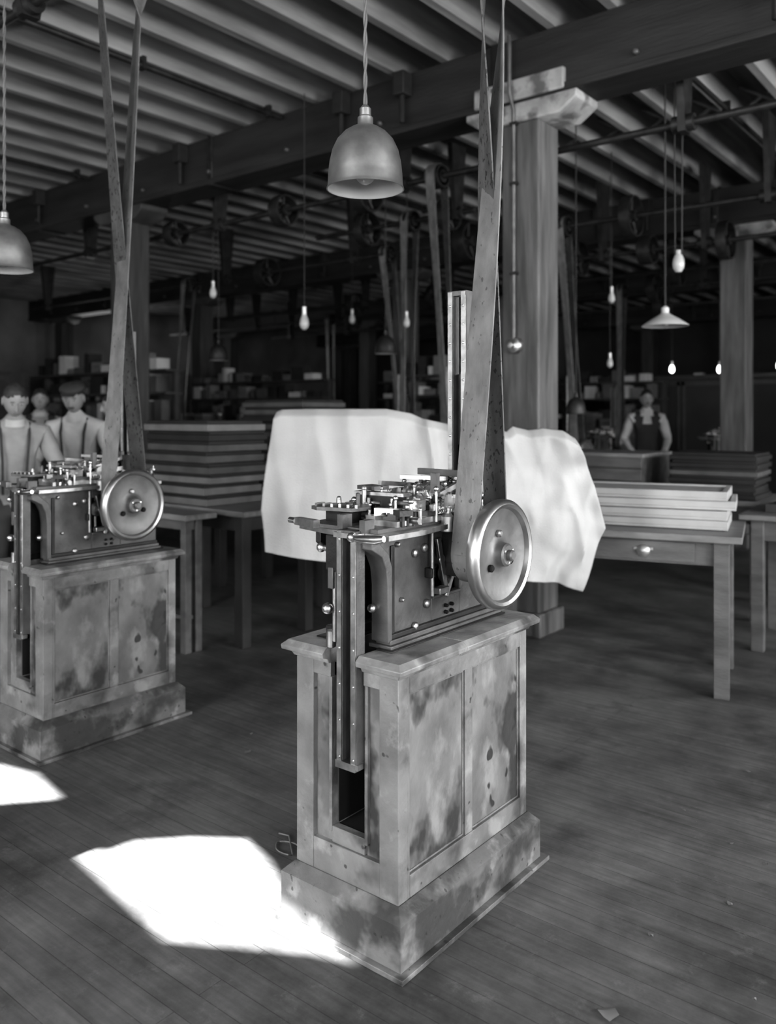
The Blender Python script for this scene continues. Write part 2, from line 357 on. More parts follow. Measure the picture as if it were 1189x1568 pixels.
def mk_frame():
    b=B(); z0=.812
    b.box(.03,.112,-.275,.31,z0,z0+.012,M_irong); b.box(.05,.104,-.268,.305,z0+.012,z0+.026,M_irong); b.box(.06,.098,-.262,.30,z0+.026,z0+.04,M_iron)
    b.box(-.15,-.07,-.26,.31,z0,z0+.03,M_iron)
    b.box(-.16,.125,-.06,.315,z0-.0005,z0+.004,M_iron); b.box(-.16,-.057,-.29,-.0601,z0-.0005,z0+.004,M_iron); b.box(.068,.125,-.29,-.0601,z0-.0005,z0+.004,M_iron)
    T=1.13
    b.prism([(-.258,.84),(-.05,.84),(-.05,T),(-.345,T),(-.345,1.115),(-.315,1.105),(-.285,1.08),(-.268,1.045),(-.262,1.0),(-.258,.95)],'x',.066,.086,M_irong)
    b.box(.066,.086,-.05,.10,.84,.925,M_irong); b.box(.066,.086,-.05,.10,1.085,T,M_irong)
    b.box(.066,.086,.10,.30,.84,T,M_irong)
    b.box(.086,.093,-.25,-.235,.85,1.10,M_iron); b.box(.086,.093,-.05,.10,.915,.925,M_irong)
    b.prism([(-.275,z0+.02),(-.255,z0+.02),(-.255,1.04),(-.27,1.08),(-.33,T),(-.345,T),(-.345,1.10),(-.30,1.075),(-.282,1.04),(-.275,.99)],'x',.04,.10,M_irong)
    b.prism([(-.25,.84),(.30,.84),(.30,T),(-.33,T),(-.33,1.10),(-.28,1.06),(-.26,1.0)],'x',-.125,-.105,M_iron)
    b.box(-.105,.066,.27,.29,.84,1.1,M_iron); b.box(-.105,.066,-.10,-.08,.83,1.12,M_dark)
    for (y,z,r) in ((-.137,1.065,.012),(-.079,.908,.014),(-.137,.852,.013),(-.20,.94,.007),(.02,.865,.006),(.05,.865,.006),(.02,.885,.006),(.05,.885,.006),(-.09,1.075,.013),(-.22,1.10,.008),(.14,1.09,.01),(.2,.9,.01)):
        mm=M_dark if r<.007 else M_steel2
        b.lathe((.086,y,z),(1,0,0),[(0,0),(r,0),(r,.009),(r*.6,.013),(0,.014)],mm,12)
    b.cyl((.03,.0,.93),(.03,.0,1.13),.009,M_steel2); b.cyl((.075,.06,.93),(.075,.06,1.12),.007,M_steel)
    b.lathe((.05,-.01,1.03),(1,0,0),[(0,0),(.035,0),(.035,.015),(.015,.02),(.015,.05),(0,.05)],M_steel2,24)
    b.lathe((.05,.06,.975),(1,0,0),[(0,0),(.028,0),(.028,.012),(.01,.015),(.01,.05),(0,.05)],M_brass,24)
    b.ob((.095,-.01,1.02),(.012,.02,.16),M_steel2,rx=.25); b.ob((.10,.03,.96),(.01,.016,.10),M_steel,rx=-.5)
    b.ob((.1,-.02,.94),(.03,.05,.02),M_steel2)
    b.cyl((.108,-.075,.93),(.108,-.075,1.12),.006,M_steel2,n=10)
    b.ob((.10,-.075,1.0),(.025,.022,.03),M_iron)
    b.prism([(.005,.98),(.085,.98),(.085,1.10),(.065,1.13),(.02,1.13),(.005,1.10)],'x',.086,.15,M_iron)
    b.cyl((.10,.045,1.057),(.30,.045,1.057),.016,M_steel2)
    b.lathe((.13,-.03,1.12),(0,0,1),[(0,0),(.02,0),(.02,.045),(.012,.055),(.012,.07),(.017,.075),(0,.08)],M_brass,16)
    b.box(-.062,-.018,-.355,-.32,1.03,1.13,M_iron); b.box(-.05,-.03,-.36,-.33,.98,1.04,M_irong)
    b.cyl((-.035,-.345,.83),(-.035,-.345,1.03),.008,M_steel2,n=12)
    b.cyl((-.05,-.345,.812),(-.05,-.345,.86),.014,M_steel2,n=14)
    b.sph((-.045,-.365,.925),.016,M_steel); b.sph((.05,-.285,.925),.013,M_steel)
    b.cyl((-.062,-.345,1.09),(-.085,-.345,1.09),.008,M_steel2,n=10)
    b.sph((-.088,-.345,1.09),.014,M_steel)
    return b.mesh('frame_casting')
ME_frame=mk_frame()
def rail(b,x0,y,z0,z1,step=.045,back=True):
    w=.072
    if back: b.box(x0+.012,x0+w-.012,y+.012,y+.018,z0,z1-.02,M_iron)
    for a in (x0,x0+w-.021):
        b.box(a,a+.021,y-.014,y+.02,z0,z1,M_irong)
        b.box(a+.002,a+.019,y-.018,y-.014,z0+.003,z1-.003,M_steel2)
        z=z0+.03
        while z<z1-.02:
            b.lathe((a+.0105,y-.018,z),(0,-1,0),[(0,0),(.0045,0),(.003,.002),(0,.0025)],M_steel,8); z+=step
    b.box(x0,x0+w,y-.016,y+.02,z1-.015,z1,M_irong); b.box(x0,x0+w,y-.022,y+.018,z0,z0+.02,M_steel2)
def mk_rails():
    b=B(); rail(b,-.008,-.352,.495,1.15,.1); b.box(.062,.072,-.37,-.35,.50,.515,M_steel2)
    r=B(); rail(r,.0,.176,1.13,1.868,.06,back=False)
    r.box(.018,.054,.19,.194,1.13,1.6,M_iron)
    r.ob((.036,.205,1.25),(.05,.03,.24),M_iron); r.box(-.02,.09,.16,.22,1.15,1.17,M_iron)
    return b.mesh('front_rail'),r.mesh('rear_rail')
ME_fr,ME_rr=mk_rails()
def mk_mech():
    b=B(); T=1.13
    b.prism([(-.21,-.31),(-.07,-.345),(-.016,-.345),(-.014,-.375),(.075,-.375),(.078,-.35),(.16,-.345),(.165,-.2),(.15,-.1),(.135,.02),(.13,.30),(-.19,.30)],'z',T,T+.014,M_steel2)
    b.box(-.17,.11,-.33,.28,T+.014,T+.024,M_irong)
    T+=.024
    b.tube([(.055,-.37,T-.02),(.09,-.385,T-.02),(.15,-.385,T-.016),(.175,-.385,T-.012)],[.007,.011,.012,.008],M_steel,14)
    b.sph((.05,-.37,T-.02),.014,M_steel)
    b.ob((-.16,-.33,T),(.10,.022,.022),M_steel2,rz=-.2); b.cyl((-.21,-.325,T),(-.24,-.32,T),.009,M_steel,n=12)
    b.ob((-.012,-.33,T+.01),(.02,.04,.05),M_irong); b.ob((.07,-.33,T+.005),(.02,.04,.04),M_irong)
    b.box(-.14,-.04,-.27,-.19,T,T+.035,M_iron)
    b.prism([(-.17,-.30),(-.13,-.32),(-.09,-.305),(-.02,-.29),(-.01,-.22),(-.05,-.17),(-.12,-.16),(-.17,-.2)],'z',T+.036,T+.046,M_irong)
    for i in range(6): b.ob((-.15+.025*i,-.285+.005*i,T+.050),(.008,.035,.01),M_steel2,rz=.1*i)
    b.ob((-.05,-.12,T+.035),(.15,.05,.07),M_iron); b.ob((-.05,-.12,T+.075),(.18,.035,.01),M_steel2,rz=.1)
    b.ob((-.10,-.10,T+.09),(.08,.06,.012),M_irong,rz=-.15)
    b.box(.0,.12,-.26,.02,T,T+.016,M_steel2); b.box(.015,.05,-.27,.05,T+.016,T+.028,M_steel2)
    b.box(.07,.10,-.24,.05,T+.016,T+.032,M_irong)
    b.ob((.055,-.20,T+.035),(.10,.03,.02),M_steel2,rz=.3); b.ob((.09,-.14,T+.05),(.05,.05,.03),M_steel2,rz=.2)
    for i,(y,h,r) in enumerate(((-.07,.06,.017),(-.02,.075,.022),(.03,.085,.018),(.08,.08,.024),(.125,.10,.015))):
        for x in (-.05,.075): b.prism([(y-.018,T),(y+.018,T),(y+.012,T+h+.012),(y-.012,T+h+.012)],'x',x-.006,x+.006,M_steel2 if i%2 else M_irong)
        b.cyl((-.07,y,T+h),(.095,y,T+h),.007,M_steel,n=12)
        b.lathe((-.03,y,T+h),(1,0,0),[(0,0),(r,0),(r,.012),(r*.6,.014),(r*.6,.03),(r,.032),(r,.05),(r*.5,.052),(r*.5,.075),(r*1.1,.077),(r*1.1,.085),(0,.085)],M_steel2 if i%2 else M_steel,20)
    b.ob((.12,.02,T+.055),(.012,.24,.018),M_steel,rx=.12); b.ob((.11,.05,T+.10),(.014,.20,.014),M_steel2,rx=.25)
    b.ob((-.09,.05,T+.09),(.014,.26,.014),M_steel2,rx=-.1); b.ob((.02,.0,T+.12),(.16,.012,.012),M_steel2,rz=.15)
    b.ob((.10,-.05,T+.11),(.02,.02,.06),M_irong); b.ob((.02,.10,T+.13),(.20,.014,.02),M_irong,rz=-.1)
    b.ob((.125,.12,T+.09),(.03,.06,.07),M_iron); b.ob((-.03,.18,T+.06),(.1,.06,.10),M_iron)
    for (x,y,z,l) in ((.13,-.08,T+.03,.09),(-.12,0,T+.07,.1),(.045,-.11,T+.05,.07)):
        pts=[(x+.007*math.cos(t*.9),y+l*t/60,z+.007*math.sin(t*.9)) for t in range(61)]
        b.tube(pts,.0018,M_steel,6)
    for (x,y,z,r) in ((.06,.055,T+.06,.032),(-.06,-.04,T+.06,.028),(.10,.0,T+.075,.022),(.128,-.03,T+.05,.03)):
        pf=[]
        for k2 in range(40):
            rr=r if k2%2 else r*.88; t=2*math.pi*k2/40; pf.append((y+rr*math.cos(t),z+rr*math.sin(t)))
        b.prism(pf,'x',x,x+.009,M_steel2)
    rnd=random.Random(3)
    for i in range(140):
        x=rnd.uniform(-.15,.14);y=rnd.uniform(-.24,.26);h=rnd.uniform(.01,.12)*(1-.5*abs(y-.02)/.3); m=rnd.choice([M_steel,M_steel2,M_steel2,M_irong,M_steel,M_brass,M_iron])
        t=rnd.random()
        if t<.3: b.cyl((x,y,T),(x,y,T+h+.01),rnd.uniform(.003,.008),m,n=10); b.sph((x,y,T+h+.012),rnd.uniform(.005,.010),m,n=10)
        elif t<.6:
            b.ob((x,y,T+h*.6),(rnd.uniform(.01,.045),rnd.uniform(.01,.05),rnd.uniform(.006,.016)),m,rz=rnd.uniform(-.5,.5)); b.cyl((x,y,T),(x,y,T+h*.6+.012),.005,M_iron,n=8)
        elif t<.8: b.cyl((x-.02,y,T+h*.7),(x+.02,y,T+h*.7),rnd.uniform(.005,.012),m,n=12); b.cyl((x,y,T),(x,y,T+h*.7),.005,M_iron,n=8)
        else: b.lathe((x,y,T+h*.7),(rnd.uniform(-.3,.3),0,1),[(0,0),(.013,0),(.013,.006),(.005,.008),(.005,.02),(0,.02)],m,12); b.cyl((x,y,T),(x,y,T+h*.7),.004,M_iron,n=8)
    return b.mesh('mechanism')
ME_mech=mk_mech()
def mk_wheel():
    b=B(); R=.1615; n=72
    rim=[(R-.012,-.022),(R-.004,-.019),(R,-.011),(R+.001,0),(R,.011),(R-.005,.018),(R-.013,.021),(R-.022,.017),(R-.026,.006)]
    b.lathe((0,0,0),(1,0,0),rim+[(R-.03,-.006),(R-.028,-.014),(R-.022,-.022)],M_rim,n,close=True)
    b.lathe((0,0,0),(1,0,0),[(R-.024,.004),(R-.032,.001),(R-.045,-.004),(.06,-.008),(.042,-.003),(.036,.004),(.034,.022),(.028,.027),(.016,.027),(.016,.04),(.012,.044),(0,.044)],M_wheelweb,n)
    b.lathe((0,0,0),(1,0,0),[(R-.024,-.006),(R-.045,-.014),(.05,-.016),(.04,-.03),(0,-.03)],M_wheelweb,n)
    for a in (95,215,335):
        t=math.radians(a); b.lathe((-.006,.062*math.cos(t),.062*math.sin(t)),(1,0,0),[(0,0),(.011,0),(.011,.008),(.007,.012),(0,.012)],M_dark if a!=95 else M_steel2,14)
    for a in (30,150,270):
        t=math.radians(a); b.lathe((.018,.024*math.cos(t),.024*math.sin(t)),(1,0,0),[(0,0),(.005,0),(.005,.012),(0,.013)],M_steel,8)
    b.lathe((-.12,0,0),(1,0,0),[(0,0),(.086,0),(.088,.003),(.089,.05),(.088,.097),(.086,.1),(0,.1)],M_iron,48)
    me=b.mesh('handwheel')
    me.transform(Matrix.Translation((.27,.045,1.057)))
    return me
ME_wheel=mk_wheel()
def smooth(t): return t*t*(3-2*t)
DB=[0]
def belt(mx,my,ytopA,ytopB,ztop=3.6,xtop=.2,width=.088,mode='hero'):
    b=B(); r=.0915; yc,zc=.045,1.057; x0=.2
    for (y0,y1,ph) in ((yc-r,ytopA,0),(yc+r,ytopB,-8)):
        pts=[];ws=[];n=60
        for i in range(n+1):
            s=i/n
            if mode=='hero': th=ph-180*(s**2.7)
            elif mode=='cross': th=18*smooth(min(1,s/.08))-34*min(1,s/.88)-164*max(0,(s-.88)/.12)
            else: th=ph-25*math.sin(math.pi*s)
            th=math.radians(th); off=.012*(1 if ph==0 else -1)*math.sin(math.pi*s)
            pts.append((x0+(xtop-x0)*s+off,y0+(y1-y0)*s,zc+(ztop-zc)*s)); ws.append((width*math.cos(th),width*math.sin(th),0))
        b.ribbon(pts,ws,M_belt if ph==0 else M_beltb)
    pts=[];ws=[]
    for i in range(25):
        t=math.pi+math.pi*i/24; pts.append((x0,yc+r*math.cos(t),zc+r*math.sin(t))); ws.append((width,0,0))
    b.ribbon(pts,ws,M_belt)
    yt=(ytopA+ytopB)/2; rt=abs(ytopA-ytopB)/2; pts=[]
    for i in range(25):
        t=math.pi*i/24; pts.append((xtop,yt+rt*math.cos(t),ztop+rt*math.sin(t)))
    b.ribbon(pts,[(width,0,0)]*25,M_belt)
    o=b.obj('drive_belt' if DB[0]==0 else 'drive_belt.%03d'%DB[0],None,0,(mx,my,0)); DB[0]+=1; return o
def machine(i,x,y,ta,tb,ztop=3.6,mode='plain'):
    e=empty('belt_driven_machine' if i==0 else 'belt_driven_machine.%03d'%i,(x,y,0))
    put(ME_cab,'cabinet',e,.003); put(ME_cap,'cabinet_cap',e,.002); put(ME_frame,'frame_casting',e,.0025)
    put(ME_mech,'mechanism',e); put(ME_fr,'front_rail',e); put(ME_rr,'rear_rail',e); put(ME_wheel,'handwheel',e)
    belt(x,y,ta,tb,ztop,mode=mode); return e
machine(0,-1.558,2.088,.262,.038,mode='hero')
machine(1,-3.56,2.196,.135,-.10,mode='cross')
ML=((-4.06,5.60,-.28,-.08,3.35),(-5.15,6.40,.0,.2,3.35),(-3.99,7.75,-.4,-.2,3.3),(-3.60,11.8,-.05,.15,3.3),(-7.6,2.9,-.78,-.58,3.6),(-6.2,7.75,-.4,-.2,3.3),(-9.6,2.7,-.58,-.38,3.6),(-7.3,11.8,-.05,.15,3.3),(-9.2,11.8,-.05,.15,3.3),(-1.35,7.5,-.15,.05,3.3),(-9.8,7.2,.15,.35,3.3),(-11.8,5.6,-.28,-.08,3.35),(-11.2,11.9,-.1,.1,3.3),(-5.3,11.8,.0,.2,3.3))
for i,(mx,my,ta,tb,zt) in enumerate(ML): machine(i+2,mx,my,ta,tb,zt)
# line shafts
def shaft(i,y,z,x0,x1,pulleys,step=2.3,big=True):
    b=B(); b.cyl((x0,y,z),(x1,y,z),.025,M_iron,n=16)
    x=x0+.6
    while x<x1:
        b.prism([(y-.05,z-.06),(y+.05,z-.06),(y+.12,3.98),(y-.12,3.98)],'x',x-.025,x+.025,M_iron)
        b.cyl((x-.07,y,z),(x+.07,y,z),.055,M_iron,n=16); x+=step
    for (px,r,w) in pulleys:
        b.lathe((px-w/2,y,z),(1,0,0),[(r-.015,0),(r,0),(r+.004,w/2),(r,w),(r-.015,w)],M_iron,36,close=True)
        b.lathe((px-w/2,y,z),(1,0,0),[(0,0),(.05,0),(.05,w),(0,w)],M_iron,16)
        for k2 in range(5):
            t=2*math.pi*k2/5+.3; b.cyl((px,y,z),(px,y+(r-.01)*math.cos(t),z+(r-.01)*math.sin(t)),.014,M_iron,n=8)
    b.obj('line_shaft' if i==0 else 'line_shaft.%03d'%i)
shaft(0,2.23,3.6,-14,4,[(-1.358,.11,.13),(-3.36,.115,.13),(-7.4,.1,.12),(-9.4,.1,.12)])
shaft(1,5.42,3.35,-14,4,[(-3.86,.09,.13),(-4.6,.17,.12),(-7.2,.13,.12),(-11.6,.1,.12),(-5.6,.14,.12)])
shaft(2,7.45,3.3,-14,4,[(-3.79,.1,.13),(-3.1,.19,.1),(-1.6,.2,.1),(-1.15,.1,.2),(-.5,.18,.12),(-6.0,.1,.12),(-8,.18,.14),(-4.9,.2,.14),(-9.6,.1,.12)])
shaft(3,11.9,3.3,-16,4,[(-3.4,.1,.13),(-7.1,.1,.12),(-9.0,.1,.15),(-4.6,.2,.12),(-10.4,.2,.12),(-2.1,.2,.12),(-5.1,.1,.12),(-11,.1,.12)])
shaft(4,6.5,3.35,-6.2,-4.2,[(-4.95,.1,.12),(-5.5,.17,.1),(-4.5,.15,.1)],1.2)
shaft(5,8.6,3.2,-5.6,-.4,[(-4.2,.2,.1),(-3.4,.15,.14),(-2.6,.19,.1),(-1.9,.14,.12),(-1.2,.2,.1)],1.1)
shaft(6,10.6,3.3,-13,2,[(-3.8,.2,.1),(-5.4,.15,.14),(-7.6,.19,.1),(-1.9,.14,.12),(-9.2,.2,.1)],1.7)
shaft(7,13.2,3.2,-14,2,[(-3.0,.2,.1),(-5.0,.2,.14),(-7.0,.19,.1),(-9.0,.14,.12)],1.7)
# ------------------------------------------------------------------ pendant lamps
def cord(b,x,y,z0,z1,tw=True):
    if tw:
        n=int((z1-z0)*90)
        for ph in (0,math.pi):
            b.tube([(x+.0035*math.cos(ph+i*.55),y+.0035*math.sin(ph+i*.55),z0+(z1-z0)*i/n) for i in range(n+1)],.0036,M_cord,6)
    else: b.cyl((x,y,z0),(x,y,z1),.005,M_trou,n=6)
LN=[0]
def dome(x,y,z,s=1.,top=4.0,tw=True,mt=None):
    mt=mt or M_alu
    b=B()
    pr=[(.121,0),(.119,.006),(.117,.012),(.115,.05),(.111,.085),(.103,.12),(.088,.152),(.066,.176),(.044,.190),(.027,.197),(.024,.203),(.024,.222),(.018,.228),(.018,.25),(.008,.262),(0,.263)]
    b.lathe((x,y,z),(0,0,1),[(r*s,h*s) for r,h in pr],mt,56)
    b.lathe((x,y,z),(0,0,1),[((max(r-.004,0))*s,(h-.003 if h>0 else 0)*s) for r,h in pr[:10]]+[(0,.19*s)],M_shin,56)
    b.lathe((x,y,z),(0,0,1),[(.117*s,0),(.121*s,0)],mt,56)
    b.sph((x,y,z+.055*s),.034*s,M_glass,(1,1,1.2)); b.cyl((x,y,z+.09*s),(x,y,z+.19*s),.018*s,M_brass)
    cord(b,x,y,z+.26*s,top,tw)
    b.lathe((x,y,top),(0,0,-1),[(0,0),(.04,0),(.035,.03),(.01,.04),(0,.04)],M_iron,16)
    b.obj('pendant_lamp' if LN[0]==0 else 'pendant_lamp.%03d'%LN[0]); LN[0]+=1
dome(-1.684,1.982,2.168)
dome(-3.60,1.80,2.10)
dome(-4.87,6.02,2.03,.85,4.0,False,M_iron); dome(-7.06,5.87,2.05,.85,4.0,False,M_iron); dome(-3.16,6.44,1.47,.7,4.0,False,M_iron)
BN=[0]
def bulb(x,y,z,s=1.,top=4.0,m=None,nm='pendant_bulb'):
    b=B(); b.lathe((x,y,z-.05*s),(0,0,1),[(0,0),(.012*s,.002*s),(.028*s,.018*s),(.034*s,.042*s),(.03*s,.07*s),(.018*s,.1*s),(.016*s,.11*s)],m or M_glass,20)
    b.cyl((x,y,z+.055*s),(x,y,z+.11*s),.018*s,M_brass,n=12); b.cyl((x,y,z+.1*s),(x,y,top),.004,M_trou,n=6)
    b.obj(nm if BN[0]==0 else '%s.%03d'%(nm,BN[0])); BN[0]+=1
for q in ((-4.65,4.73,2.19,1.15),(-6.71,5.51,2.70,1.1),(-4.57,5.95,2.29,.9),(-7.92,9.03,2.83,1.3),(-3.73,8.40,2.01,1.),(-3.38,7.65,2.59,1.)): bulb(*q)
for q in ((-4.6,12.6,2.15,1.1),(-4.05,13.1,2.15,1.1),(-3.3,13.5,2.2,1.2),(-12.4,10.6,2.1,1.)): bulb(*q,m=M_lit)
b=B(); x,y,z=-2.21,5.92,2.10
b.lathe((x,y,z),(0,0,1),[(.165,0),(.163,.006),(.10,.05),(.04,.085),(.028,.095),(.028,.13),(.018,.14),(0,.15)],M_glass,48)
b.lathe((x,y,z),(0,0,1),[(.163,0),(.098,.046),(.03,.08),(0,.08)],M_shin,48); b.sph((x,y,z+.03),.03,M_glass)
b.cyl((x,y,z+.14),(x,y,4.0),.006,M_trou,n=8); b.obj('cone_pendant_lamp')
b=B(); x,y=-2.0,5.60
b.lathe((x,y,2.42),(0,0,1),[(0,0),(.02,.003),(.036,.03),(.04,.06),(.036,.09),(.024,.12),(.018,.125),(.018,.15),(0,.155)],M_glass,24)
b.cyl((x-.022,y,2.52),(x-.03,y,3.98),.005,M_trou,n=8); b.cyl((x+.022,y,2.52),(x+.03,y,3.98),.005,M_trou,n=8); b.obj('lamp_counterweight')
# ------------------------------------------------------------------ cloth backdrop
def interp(tab,t):
    for (a,va),(c,vc) in zip(tab,tab[1:]):
        if t<=c: return va+(vc-va)*((t-a)/(c-a) if c>a else 0)
    return tab[-1][1]
px=.003274
top=[(0,632),(.02,628),(.10,627),(.38,627),(.46,634),(.50,642),(.6,652),(.70,657),(.78,662),(.80,654),(.85,660),(.90,657),(.96,660),(1,672)]
bot=[(0,852),(.10,858),(.22,866),(.45,878),(.80,889),(.93,893),(1,905)]
lef=[(0,415),(.3,403),(.7,393),(1,400)]
rig=[(0,878),(.12,893),(.3,907),(.5,920),(.58,925),(.7,914),(.85,903),(1,891)]
A=Vector((-3.17,2.97,0)); C=Vector((-1.80,3.81,0)); ax=(C-A).normalized(); nm=Vector((ax.y,-ax.x,0))
org=Vector((-.627*4.2+.779*(60*4.2/1283),.779*4.2+.627*(60*4.2/1283),0))
b=B(); nx,nz=210,110; vs=[];fs=[]
def ridge(x):
    c=abs(math.sin(x)); return 1-2*(c**2/(c+.18)*1.18)
for j in range(nz+1):
    s=j/nz
    for i in range(nx+1):
        t=i/nx
        l=interp(lef,s);r=interp(rig,s); u=l+(r-l)*t
        zt=interp(top,t);zb=interp(bot,t); v=zt+(zb-zt)*s
        a=(u-655)*px; z=1.47-(v-635)*px
        d=.018*math.sin(a*9+1.2*math.sin(z*3))*(.3+s*.8)+.005*ridge(a*17+noise.noise(Vector((a*2,z*1.5,0)))*3)
        w=max(0,(t-.60)/.40)
        wob=noise.noise(Vector((a*3,z*3,9)))*2.2+noise.noise(Vector((a*8,z*6,3)))*.6
        d+=w*(.024*ridge(a*11+1.5*z+wob)+.010*ridge(a*19-5*z+2+wob)+.06*noise.noise(Vector((a*5,z*5,1)))+.024*noise.noise(Vector((a*12,z*9,2))))
        w2=max(0,1-abs(t-.53)/.11); d+=w2*.022*ridge(a*20+z*2+wob*.4)
        w3=max(0,1-t/.12); d+=w3*.02*math.sin(z*12+1)
        d+=.045*noise.noise(Vector((a*2.5,z*2.0,4)))+.012*noise.noise(Vector((a*9,z*4,7)))
        d+=-.10*(w**2)*s
        d+=-.05*max(0,.05-s)/.05
        vs.append(org+ax*a+nm*d+Vector((0,0,z)))
for j in range(nz):
    for i in range(nx):
        q=j*(nx+1)+i; fs.append((q,q+1,q+nx+2,q+nx+1))
b.add(vs,fs,M_cloth)
ec=empty('cloth_backdrop')
o=b.obj('cloth_sheet',ec); sm=o.modifiers.new('s','SOLIDIFY'); sm.thickness=.003
bb=B(); back=-nm*.10
for a in (-.36,.30):
    p=org+ax*a+back; bb.cyl(p,p+Vector((0,0,1.40)),.016,M_tabd,n=10); bb.ob(p+Vector((0,0,.02)),(.35,.35,.04),M_tabd,rz=math.atan2(ax.y,ax.x))
p0=org+ax*(-.72)+back+Vector((0,0,1.41)); p1_=org+ax*(.66)+back+Vector((0,0,1.36)); bb.cyl(p0,p1_,.015,M_tabd,n=10)
bb.obj('support_rack',ec)
# ------------------------------------------------------------------ tables and stacks
TN=[0]
def table(x,y,rz,Lx,Wy,H=.845,leg=.075,ap=.13,drawer=False,mt=None,mtop=None,shelf=False,name='work_table'):
    mt=mt or M_tab; mtop=mtop or M_tabtop
    b=B(); hx,hy=Lx/2,Wy/2
    b.box(-hx,hx,-hy,hy,H-.035,H,mtop)
    lx,ly=hx-.1,hy-.08
    for sx in (-1,1):
        for sy in (-1,1): b.box(sx*lx-leg/2,sx*lx+leg/2,sy*ly-leg/2,sy*ly+leg/2,0,H-.0351,mt)
    for sy in (-1,1): b.box(-lx,lx,sy*ly-.012,sy*ly+.012,H-.035-ap,H-.0351,mt)
    for sx in (-1,1): b.box(sx*lx-.012,sx*lx+.012,-ly,ly,H-.035-ap,H-.0352,mt)
    if shelf: b.box(-lx,lx,-ly,ly,.2,.225,mt)
    if drawer:
        b.box(-.0,.52,-ly-.022,-ly-.01,H-.035-ap+.012,H-.05,mt)
        b.lathe((.26,-ly-.022,H-.105),(0,-1,0),[(.0,.024),(.02,.02),(.034,.01),(.036,0)],M_brass,20)
        b.box(.21,.31,-ly-.026,-ly-.022,H-.10,H-.085,M_brass)
    nm_=name if TN[0]==0 else '%s.%03d'%(name,TN[0])
    TN[0]+=1
    return b.obj(nm_,bevel=.004,loc=(x,y,0),rz=rz)
R145=math.radians(14.5)
table(-2.072,4.585,R145,1.5,.74,drawer=True)
table(-4.58,3.27,0,.98,.24,.86,.05,.07,shelf=True)
table(-4.56,3.82,0,1.28,.72,.865,.075,.1,mt=M_tabd)
table(-5.0,4.95,0,1.4,.7,.865,.075,.1,mt=M_tabd)
table(-2.5,6.55,.05,1.8,.8,.85); table(-1.15,5.85,.1,.9,.8,.85)
SN=[0]
def stack(x,y,z,rz,Lx,Wy,layers,mats,jit=.012,name='board_stack',seed=1,X=None):
    rnd=random.Random(seed); b=B(); zz=0
    for h in layers:
        m=mats[rnd.randrange(len(mats))]; dx,dy=rnd.uniform(-jit,jit),rnd.uniform(-jit,jit); a=rnd.uniform(-jit,jit)*1.5
        Xm=Matrix.Translation((dx,dy,zz))@Matrix.Rotation(a,4,'Z')
        b.box(-Lx/2,Lx/2,-Wy/2,Wy/2,.002,h*.66,m,Xm)
        b.box(-Lx/2+.014,Lx/2-.014,-Wy/2+.014,Wy/2-.014,h*.66,h+.001,M_bd1,Xm); zz+=h
    nm_=name if SN[0]==0 else '%s.%03d'%(name,SN[0]); SN[0]+=1
    return b.obj(nm_,bevel=.003,loc=(x,y,z),rz=rz)
stack(-4.66,3.75,.866,0,.70,.50,[.07,.075,.065,.07,.075,.07,.065,.07],[M_bd1,M_bd2,M_bd2,M_bd3],.025,seed=12)
stack(-5.0,4.95,.866,0,.72,.5,[.06]*12,[M_bd2,M_bd2,M_bd1],.01,seed=5)
stack(-5.52,4.95,.866,0,.25,.4,[.05]*4,[M_bd2,M_bd3],.01,seed=6)
stack(-2.0,6.5,.853,.06,.62,.5,[.055]*6,[M_bd1,M_bd2,M_bd1],.02,seed=8)
def pale(x,y,z,rz,seed,n,Lx,Wy,h,m,name):
    rnd=random.Random(seed); b=B()
    for k2 in range(n):
        Xm=Matrix.Translation((rnd.uniform(-.025,.025),rnd.uniform(-.015,.015),k2*h))@Matrix.Rotation(rnd.uniform(-.03,.03),4,'Z')
        b.box(-Lx/2,Lx/2,-Wy/2,Wy/2,0.001,h*.3,m,Xm)
        for (x0,x1,y0,y1) in ((-Lx/2,Lx/2,-Wy/2,-Wy/2+.03),(-Lx/2,Lx/2,Wy/2-.03,Wy/2),(-Lx/2,-Lx/2+.03,-Wy/2+.0301,Wy/2-.0301),(Lx/2-.03,Lx/2,-Wy/2+.0301,Wy/2-.0301)):
            b.box(x0,x1,y0,y1,h*.3,h-.002,m,Xm)
        b.box(-Lx/2+.0301,Lx/2-.0301,-Wy/2+.0301,Wy/2-.0301,h*.3,h*.8,m,Xm)
    return b.obj(name,bevel=.003,loc=(x,y,z),rz=rz)
cx,cy=-2.072+.968*.27-.25*.09,4.585+.25*.27+.968*.09
pale(cx,cy,.848,R145,4,4,.84,.48,.052,M_box,'tray_stack')
b=B(); b.box(-.5,.35,-.3,.3,0,.28,M_tab); b.box(-.52,.37,-.32,.32,.281,.31,M_tabtop)
for zz in (.09,.19): b.box(-.505,.355,-.305,-.3,zz,zz+.008,M_bd1)
b.obj('wooden_crate',bevel=.004,loc=(-2.87,6.55,.853))
b=B(); b.box(-.3,.3,-.25,.25,0,.05,M_bd2);b.box(-.2,.2,-.2,.2,.051,.09,M_bd3);b.obj('board_pile',loc=(-1.15,5.85,.853))
